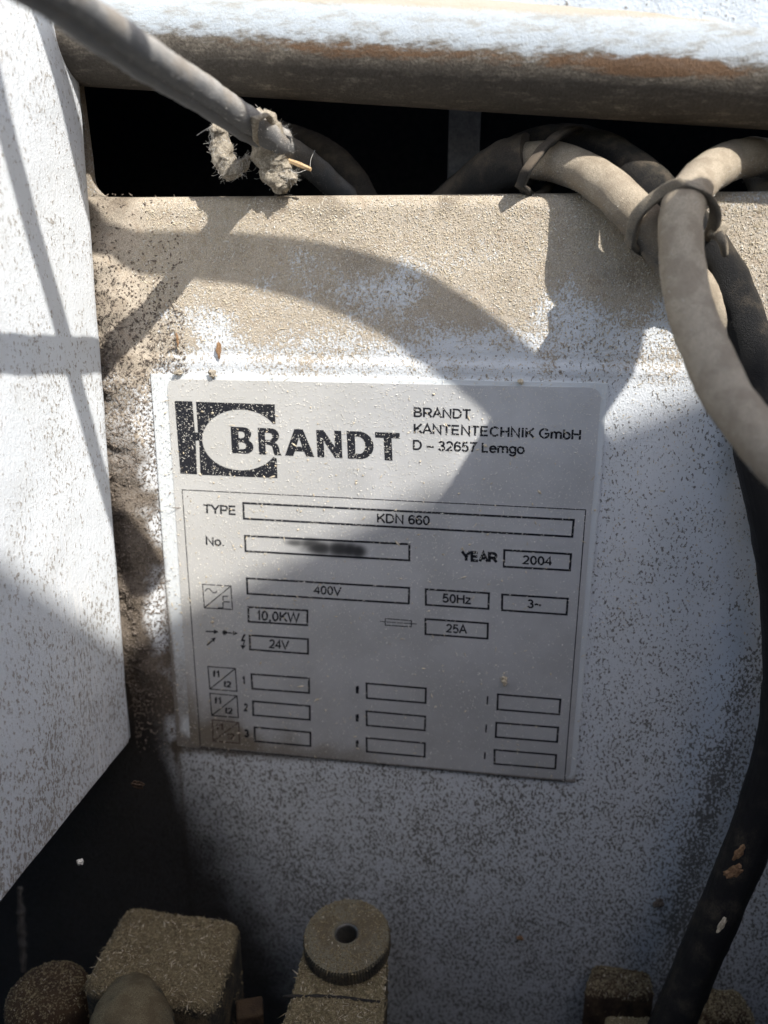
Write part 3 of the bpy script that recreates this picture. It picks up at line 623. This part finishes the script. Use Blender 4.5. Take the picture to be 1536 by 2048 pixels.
def blocker():  # unseen sheet added, outlined to throw the broad soft shadow below
    t0 = 700
    pts = [tow(2300, 420, t0), tow(1750, 660, t0), tow(1400, 785, t0), tow(1100, 905, t0), tow(800, 1010, t0), tow(560, 1130, t0), tow(330, 1235, t0)]
    w1, w2 = onx(240, 1290, -13.5) + SD * t0, onx(0, 1120, -13.5) + SD * t0
    e = (w2 - w1); top = pts + [w1, w2, w2 + e * 2]
    n = np.cross(pts[0] - pts[4], np.array([.2, .3, -1.])); n /= np.linalg.norm(n)
    low = [p + np.array([0, 0, -900.]) - SD * 0 for p in top]
    V = top + low + [p + SD * 2.5 for p in top] + [p + SD * 2.5 for p in low]; m = len(top); F = []
    for i in range(m - 1):
        F += [[i, i + 1, m + i + 1, m + i], [2 * m + i, 3 * m + i, 3 * m + i + 1, 2 * m + i + 1], [i, 2 * m + i, 2 * m + i + 1, i + 1], [m + i, m + i + 1, 3 * m + i + 1, 3 * m + i]]
    F += [[0, m, 3 * m, 2 * m], [m - 1, 3 * m - 1, 4 * m - 1, 2 * m - 1]]
    tag(mesh('shadow_blocker', V, F, M_grey, smooth=False), 'grey cover standing open in front of the machine', 'blocker')
blocker()
# unseen dark sheets added around the view to block sky light
for nm, c, s, lb in [('added_front_blocker', (60, -200, -50), (560, 4, 350), 'unseen dark sheet added in front to block sky light'), ('added_side_blocker', (178, -98, -60), (4, 190, 310), 'unseen dark sheet added at the right to block sky light'),
                     ('added_ledge_blocker', (58, -155, 36), (236, 88, 4), 'unseen dark ledge added to block low sky light'),
                     ('added_dark_floor', (50, -100, -190), (520, 300, 4), 'unseen dark floor added below the panel to keep it dim')]:
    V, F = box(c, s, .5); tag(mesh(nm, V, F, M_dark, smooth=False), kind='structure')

# ------------------------------------------------------------------ bottom fittings
def rough_mesh(V, F, amp=.25, s=.35):
    V = np.array(V); c = V.mean(0); out = []
    for p in V:
        d = p - c; d /= np.linalg.norm(d) + 1e-9; out.append(p + d * amp * mn.fractal(Vector(p * s), 1, 2, 4))
    return np.array(out), F
def blockshape(top, h, bev, sub=3, dirv=(0, 0, -1)):
    """top: 4 corner points (mm) ccw; extruded along dirv by h, bevelled and subdivided"""
    bm = bmesh.new(); t = [bm.verts.new(p) for p in top]; b = [bm.verts.new(np.array(p) + np.array(dirv) * h) for p in top]
    bm.faces.new(t); bm.faces.new(b[::-1])
    for i in range(4): j = (i + 1) % 4; bm.faces.new([t[i], b[i], b[j], t[j]])
    bmesh.ops.recalc_face_normals(bm, faces=bm.faces[:])
    bmesh.ops.bevel(bm, geom=bm.edges[:], offset=bev, segments=5, affect='EDGES', profile=.5)
    bmesh.ops.triangulate(bm, faces=[f for f in bm.faces if len(f.verts) > 4])
    bmesh.ops.subdivide_edges(bm, edges=[e for e in bm.edges if e.calc_length() > 2.5], cuts=5, use_grid_fill=True)
    bm.verts.index_update(); V = np.array([v.co[:] for v in bm.verts]); F = [[v.index for v in f.verts] for f in bm.faces]; bm.free(); return rough_mesh(V, F, .35, .3)
def onz(u, v, Z): d = ray(u, v); return CP + d * (Z - CP[2]) / d[2]
zt = -34.0
lev = empty('clamp_block', tuple(onz(330, 1950, zt))); tag(lev, 'rounded block thick with sawdust at the lower left in front of the panel', 'block')
V, F = blockshape([onz(158, 1972, zt), onz(432, 2012, zt), onz(484, 1836, zt), onz(252, 1804, zt)][::1], 34, 3.2)
mesh('block_body', V, F, M_block, lev)
V, F = tube([onz(262, 1998, zt - 5), onz(262, 2065, zt + .5), onz(262, 2200, zt + 0)], [5.5, 8.4, 9.5], 32, 40, .5, .3); mesh('rounded_boss', V, F, M_block, lev)

ns = empty('threaded_clamp', tuple(onz(690, 1860, zt))); tag(ns, 'block carrying a knurled round nut with a threaded hole at the bottom centre', 'clamp')
cz = onz(693, 1868, -29); Rn = 9.6
def knurl(c, R, h, n=90):
    tilt = rotm('X', 6) @ rotm('Y', -2); V = []; prof = [(R * .29, .0), (R * .34, .35), (R * .9, .2), (R * .985, -.15), (R, -.9), (R, -h + .6), (R * .97, -h)]
    for (r, z) in prof:
        for j in range(n * 2):
            a = math.pi * j / n; rr = r + (.22 * (-1) ** j if r > R * .97 and -h < z < -.5 else 0); V.append(tilt @ np.array([rr * math.cos(a), rr * math.sin(a), z + .12 * mn.noise(Vector((r * math.cos(a), r * math.sin(a), 0)))]) + c)
    return np.array(V), grid_faces(len(prof), n * 2, True, True), tilt
V, F, tilt = knurl(cz, Rn, 4.2); nut = mesh('knurled_nut', V, F, M_nut, ns, smooth=False)
V = []; nn = 40; prof = []
for i in range(12): prof += [(Rn * .285, -.05 - i * .85), (Rn * .225, -.5 - i * .85)]
for i, (r, z) in enumerate(prof):
    for j in range(nn):
        a = 2 * math.pi * j / nn; zz_ = z - .95 * j / nn * 0; V.append(tilt @ np.array([r * math.cos(a), r * math.sin(a), zz_]) + cz)
o = mesh('threaded_hole', V, grid_faces(len(prof), nn, True, True), M_steel, ns)
V = [];
for (r, z) in [(Rn * .28, .02), (Rn * .285, .45), (Rn * .34, .5), (Rn * .40, .1)]:
    for j in range(nn): a = 2 * math.pi * j / nn; V.append(tilt @ np.array([r * math.cos(a), r * math.sin(a), z]) + cz)
mesh('hole_collar', V, grid_faces(4, nn, True, True), M_nut, ns)
zt2 = cz[2] - 5
V, F = blockshape([onz(548, 2110, zt2), onz(762, 2125, zt2), onz(776, 1900, zt2), onz(612, 1880, zt2)], 30, 1.2); mesh('clamp_bar', V, F, M_bar, ns)
# two saw cuts across the bar shown as dark recess strips
p0, p1 = onz(566, 1993, zt2 + .05), onz(760, 2005, zt2 + .05)
V, F = tube([p0, (p0 + p1) / 2 + [0, .6, .1], p1], .35, 8, 20, .15, .6); mesh('groove', V, F, M_dark, ns)
# dim round knob at far left
ck = onz(95, 1985, -42)
kb = empty('round_knob', tuple(ck)); tag(kb, 'dim brown round knob under the side housing at the bottom left corner', 'knob')
def lathe(c, prof, n=48, rough=.25):
    V = []
    for (r, z) in prof:
        for j in range(n):
            a = 2 * math.pi * j / n; p = np.array([r * math.cos(a), r * math.sin(a), z]) + c; V.append(p + np.array([0, 0, 1]) * rough * mn.noise(Vector(p * .4)))
    return np.array(V), grid_faces(len(prof), n, True, True) + [[j for j in range(n)]]
V, F = lathe(ck, [(3, 1.8), (6, 1.5), (8, .6), (9, -1), (9.3, -4), (9, -12)]); mesh('knob_head', V, F, M_rust, kb)
# small rusty piece with splinters between the blocks
V, F = box(onz(500, 2030, -48), (6, 5, 5), .5, rotm('Z', 20)); tag(mesh('rusty_lug', V, F, M_rust, smooth=False), 'small rusty lug between the two sawdust covered blocks', 'lug')
# right hand brackets
bk = empty('rusty_bracket', tuple(on(1250, 2000, -12))); tag(bk, 'rusty brown bracket at the lower right where the black cable passes', 'bracket')
zt3 = -52
V, F = blockshape([onz(1168, 1985, zt3), onz(1312, 1990, zt3), onz(1296, 1925, zt3), onz(1185, 1920, zt3)], 40, 2.0); mesh('bracket_ear', V, F, M_rust, bk)
V, F = blockshape([onz(1395, 2030, zt3), onz(1520, 2040, zt3), onz(1480, 1975, zt3), onz(1400, 1968, zt3)], 40, 2.0); mesh('bracket_ear', V, F, M_rust, bk)
V, F = blockshape([onz(1205, 2075, -48), onz(1420, 2085, -48), onz(1410, 2036, -48), onz(1212, 2030, -48)], 20, .8); mesh('bracket_lip', V, F, M_bar, bk)

# ------------------------------------------------------------------ felted dust clumps, splinters, fibres
def clump(path, rad, seed):
    V, F = tube(path, rad, 26, 46, 0, caps=True); out = []
    for p in V: 
        q = Vector(p * .55) + Vector((seed, 0, 0)); out.append(p + np.array([mn.noise(q), mn.noise(q + Vector((9, 0, 0))), mn.noise(q + Vector((0, 9, 0)))]) * .9 + np.array([mn.noise(q * 4), mn.noise(q * 4 + Vector((3, 0, 0))), mn.noise(q * 4 + Vector((0, 5, 0)))]) * .35)
    return np.array(out), F
def hairs(P, n, L, r=.03, spread=1.0):
    parts = []
    for i in range(n):
        p = P[rng.integers(len(P))]; d = rng.normal(size=3); d /= np.linalg.norm(d); l = L * rng.uniform(.4, 1.3); b = rng.normal(size=3) * .25
        q = [p, p + d * l * .5 + b * l * .4, p + d * l]; parts.append(tube(q, r, 3, 5, caps=False))
    return merge(parts)
ca = empty('dust_clump', tuple(at(455, 300, 145))); tag(ca, 'hooked clump of felted dust hanging under the grey cable', 'dust clump')
V, F = clump(A((430, 250, 151), (441, 285, 154), (450, 322, 155), (462, 342, 155), (482, 332, 155), (494, 320, 154)), [1.0, 1.9, 2.2, 1.7, 1.4, .6], 3); mesh('felt', V, F, M_felt, ca)
hv, hf = hairs(V, 700, 1.2, .022); h = mesh('loose_fibres', hv, hf, M_hair, ca); h['kind'] = 'stuff'
cb = empty('dust_clump', tuple(at(550, 320, 147))); tag(cb, 'larger ragged clump of felted dust dangling from the tie at the cable end', 'dust clump')
V, F = clump(A((512, 234, 145), (533, 260, 150), (540, 295, 154), (548, 328, 156), (556, 352, 156.5), (570, 378, 156)), [1.6, 3.0, 3.7, 3.4, 2.8, 1.4], 8); VB = V; mesh('felt', V, F, M_felt, cb)
V, F = clump(A((548, 258, 152), (560, 272, 152), (563, 286, 153)), [1.6, 2.0, 1.2], 12); mesh('felt_lobe', V, F, M_cable_gray, cb)
V2, F2 = clump(A((560, 350, 156), (578, 352, 155.5), (586, 342, 155)), [1.6, 1.5, .8], 15); mesh('felt_lobe', V2, F2, M_felt, cb)
hv, hf = hairs(np.vstack([VB, V, V2]), 800, 1.2, .022); h = mesh('loose_fibres', hv, hf, M_hair, cb); h['kind'] = 'stuff'
V, F = tube(A((570, 318, 155), (600, 330, 154.5), (622, 339, 154)), [.45, .5, .4], 6, 12, .08, 1.0); tag(mesh('wood_splinter', V, F, M_wood, smooth=False), 'small brown wood splinter sticking out of the dust clump over the slot', 'splinter')
for q, lb in [(((620, 336, 154), (622, 318, 154), (630, 300, 154)), 'curled fibre rising from the wood splinter tip'), (((578, 338, 154), (592, 346, 154), (612, 340, 154)), 'fine fibre under the wood splinter'), (((393, 271, 142), (410, 260, 142), (424, 252, 142)), 'pale fibre left of the hooked dust clump')]:
    V, F = tube(A(*q), .05, 4, 14); tag(mesh('fibre', V, F, M_hair), lb, 'fibre')
def chip(c, size, mat, name, label, cat='wood chip', rot=(0, 0, 0)):
    bm = bmesh.new(); bmesh.ops.create_icosphere(bm, subdivisions=3, radius=1)
    Rm = np.array(Matrix.Rotation(rot[0], 3, 'X') @ Matrix.Rotation(rot[1], 3, 'Y') @ Matrix.Rotation(rot[2], 3, 'Z')); V = []
    for v in bm.verts: p = np.array(v.co[:]) * size; p = p * (1 + .8 * mn.noise(Vector(np.array(v.co[:]) * 1.7) + Vector(c) * .3) + .18 * mn.noise(Vector(np.array(v.co[:]) * 4.3) + Vector(c) * .7)); V.append(Rm @ p + c)
    bm.verts.index_update(); F = [[v.index for v in f.verts] for f in bm.faces]; bm.free()
    tag(mesh(name, V, F, mat, smooth=False, base=np.array(c)), label, cat)
chip(at(1478, 1706, 157), (.7, .35, 1.8), M_orange, 'wood_chip', 'upper orange wood chip stuck on the black cable', rot=(0, .4, 0))
chip(at(1466, 1744, 158), (1.9, .4, 1.1), M_orange, 'wood_chip', 'lower wider orange wood chip stuck on the black cable', rot=(0, -.7, 0))
chip(at(1443, 1850, 160), (.5, .4, 1.7), M_flake, 'sawdust_curl', 'pale sawdust curl clinging to the black cable', 'sawdust curl', rot=(0, .3, 0))
chip(on(1009, 1362, -1.1), (.55, .5, 1.3), M_flake, 'sawdust_lump', 'small sawdust lump stuck on the plate above the top right blank box', 'sawdust lump')
chip(on(1042, 764, -1.0), (.6, .5, .5), M_flake, 'sawdust_lump', 'sawdust crumb on the top edge of the plate right of the address', 'sawdust lump')
chip(on(358, 745, -1.0), (.9, .6, .5), M_felt, 'sawdust_lump', 'brown dust crumb on the plate top edge nearest its left corner', 'sawdust lump')
chip(on(425, 748, -1.0), (.8, .6, .8), M_felt, 'sawdust_lump', 'dark brown dust crumb on the plate top edge above the logo', 'sawdust lump')
chip(on(355, 680, -.7), (.25, .2, 1.2), M_orange, 'bark_sliver', 'tiny orange sliver on the panel above the plate left corner', 'sliver')
chip(on(438, 700, -.7), (.5, .2, 1.6), M_orange, 'bark_sliver', 'rusty sliver on the panel crease above the logo', 'sliver')
chip(at(160, 1724, 145), (.5, .4, .5), M_flake_light, 'sawdust_crumb', 'bright sawdust crumb hanging in cobweb below the housing corner', 'crumb')
chip(on(1318, 1805, -.8), (1.0, .5, 1.2), M_dirt, 'dirt_spot', 'small brown dirt lump on the lower right of the panel', 'dirt lump')
chip(on(1040, 1876, -.8), (.8, .4, .6), M_orange, 'dirt_spot', 'tiny rust coloured lump low on the panel right of the knurled nut', 'dirt lump')
chip(at(276, 1570, 165), (1.1, .3, .9), M_rust, 'dirt_flake', 'dull dark brown flake in the shade below the plate left corner', 'flake')
V, F = tube(A((40, 1775, 118), (44, 1850, 118), (48, 1945, 118)), [.25, .55, .3], 8, 40, .35, 1.5); tag(mesh('dusty_thread', V, F, M_dark), 'dusty thread hanging under the side housing at bottom left', 'thread')

# ------------------------------------------------------------------ loose sawdust grains, far too many to count
def flakes(name, P, Nn, L, W, mat, label, jit=.35, lift=.05, cat='sawdust', sg=.62):
    n = len(P); Nn = Nn / np.linalg.norm(Nn, axis=1)[:, None]
    d = rng.normal(size=(n, 3)); d -= Nn * (d * Nn).sum(1)[:, None]; d /= np.linalg.norm(d, axis=1)[:, None]; d += Nn * rng.normal(size=(n, 1)) * jit
    b = np.cross(Nn, d); l = (L * rng.lognormal(0, sg, n))[:, None]; w = (W * rng.lognormal(0, .35, n))[:, None]; P = P + Nn * lift
    up = Nn * (w * .5)
    V = np.stack([P - d * l / 2, P - b * w / 2 + up * .2, P + d * l / 2, P + b * w / 2 + up * .2, P + up], 1).reshape(-1, 3)
    F = []
    for i in range(n): k = 5 * i; F += [[k, k + 1, k + 4], [k + 1, k + 2, k + 4], [k + 2, k + 3, k + 4], [k + 3, k, k + 4]]
    o = mesh(name, V, F, mat, smooth=False); tag(o, label, cat, kind='stuff'); return o
# on the plate
def plate_pts(n, dens):
    s, t = rng.random(n * 3), rng.random(n * 3); k = dens(s, t) > rng.random(n * 3); s, t = s[k][:n], t[k][:n]
    TL, TR, BR, BL = [on(*p) for p in [(306, 750), (1212, 768), (1148, 1560), (358, 1488)]]
    P = ((BL[None] * (1 - s)[:, None] + BR[None] * s[:, None]) * (1 - t)[:, None] + (TL[None] * (1 - s)[:, None] + TR[None] * s[:, None]) * t[:, None]); P[:, 1] = FY - .02; a_, b_ = on(570, 1072), on(738, 1118); return P[~((P[:, 0] > a_[0]) & (P[:, 0] < b_[0]) & (P[:, 2] < a_[2]) & (P[:, 2] > b_[2]))]
P = plate_pts(15000, lambda s, t: .30 + .70 * sst(t - .55 * s, -.1, .55)); flakes('plate_sawdust', P, np.tile([0, -1., 0], (len(P), 1)), .25, .13, M_flake_light, 'fine pale sawdust grains strewn over the type plate')
P = plate_pts(500, lambda s, t: .3 + .7 * (1 - s)); flakes('plate_chips', P, np.tile([0, -1., 0], (len(P), 1)), .6, .3, M_flake, 'coarser tan sawdust chips on the type plate')
# on the panel
n = 130000; x = rng.uniform(-17, 150, n); z = rng.uniform(40, ZS - .4, n); keep = rng.random(n) < (.06 + .94 * sst(z, 88, 118)) ; keep &= ~(x + 2 * np.sin(z * .4) < -6); keep &= ~((x > -6) & (x < 91) & (z < 92.5)); x, z = x[keep][:75000], z[keep][:75000]
P = np.array([(a, panel_y(a, b), b) for a, b in zip(x, z)]); Nn = np.tile([0, -1., .15], (len(P), 1)); h_ = len(P) * 2 // 3
flakes('panel_sawdust', P[:h_], Nn[:h_], .30, .17, M_flake, 'tan sawdust grains clinging to the panel below the slot')
flakes('panel_pale_sawdust', P[h_:], Nn[h_:], .28, .15, M_flake_light, 'pale sawdust grains clinging to the panel below the slot')
# caked dirt in the corner
n = 13000; x = -17 + 20 * rng.random(n) ** 1.7; z = rng.uniform(-10, 128, n); kp = rng.random(n) < sst(z, -8, 30) * (1 - .9 * sst(z, 92, 122)); x, z = x[kp], z[kp]; n = len(x); P = np.array([(a, panel_y(a, b), b) for a, b in zip(x, z)])
flakes('corner_dirt', P, np.tile([.2, -1., .2], (n, 1)), .55, .3, M_dirt, 'brown caked dirt in the corner beside the side housing', .5, cat='dirt')
def surf_pts(o, n, minz=.2):
    me = o.data; off = np.array(o.parent.location if o.parent else o.location) / MM; V = np.array([v.co[:] for v in me.vertices]) / MM + off; me.calc_loop_triangles()
    T = np.array([t.vertices[:] for t in me.loop_triangles]); a, b, c = V[T[:, 0]], V[T[:, 1]], V[T[:, 2]]; nr = np.cross(b - a, c - a); ar = np.linalg.norm(nr, axis=1); nu = nr / (ar[:, None] + 1e-12)
    w = ar * np.clip(nu[:, 2] - minz, 0, 1); w /= w.sum(); i = rng.choice(len(T), n, p=w); r1, r2 = rng.random(n), rng.random(n); k = r1 + r2 > 1; r1[k], r2[k] = 1 - r1[k], 1 - r2[k]
    return a[i] + (b - a)[i] * r1[:, None] + (c - a)[i] * r2[:, None], nu[i]
for o in [x for x in bpy.data.objects if x.name.split('.')[0] in ('block_body', 'rounded_boss', 'clamp_bar', 'knurled_nut', 'knob_head', 'bracket_ear', 'bracket_lip')]:
    big = o.name.split('.')[0] in ('block_body', 'rounded_boss', 'clamp_bar'); 
    P, Nn = surf_pts(o, 420 if big else 60, .1); flakes('sawdust_shavings', P, Nn, 1.0 if big else .5, .22, M_flake, 'bright sawdust shavings on the ' + o.name.split('.')[0].replace('_', ' '), .5)
    P, Nn = surf_pts(o, 6500 if big else 1200, .0); flakes('fitting_sawdust', P, Nn, .6 if big else .4, .30, M_block_flake, 'sawdust shavings lying on the ' + {'block_body': 'rounded block', 'rounded_boss': 'boss of the rounded block', 'clamp_bar': 'clamp bar', 'knurled_nut': 'knurled nut', 'knob_head': 'dim round knob', 'bracket_ear': 'rusty bracket', 'bracket_lip': 'bracket lip'}[o.name.split('.')[0]], .5)
for o in [x for x in bpy.data.objects if x.name.split('.')[0] in ('bundled_cable', 'hanging_cable', 'power_cable')]:
    P, Nn = surf_pts(o, 9000, -.6); flakes('cable_dust', P, Nn, .26, .15, M_flake_light if o.name != 'power_cable' else M_hair, 'fine dust grains coating the ' + o.name.split('.')[0].replace('_', ' '), .5, cat='dust')
    hv, hf = hairs(P, 70, .9, .018); tag(mesh('cable_fuzz', hv, hf, M_hair), 'loose fuzz on the ' + o.name.split('.')[0].replace('_', ' '), 'fuzz', kind='stuff')
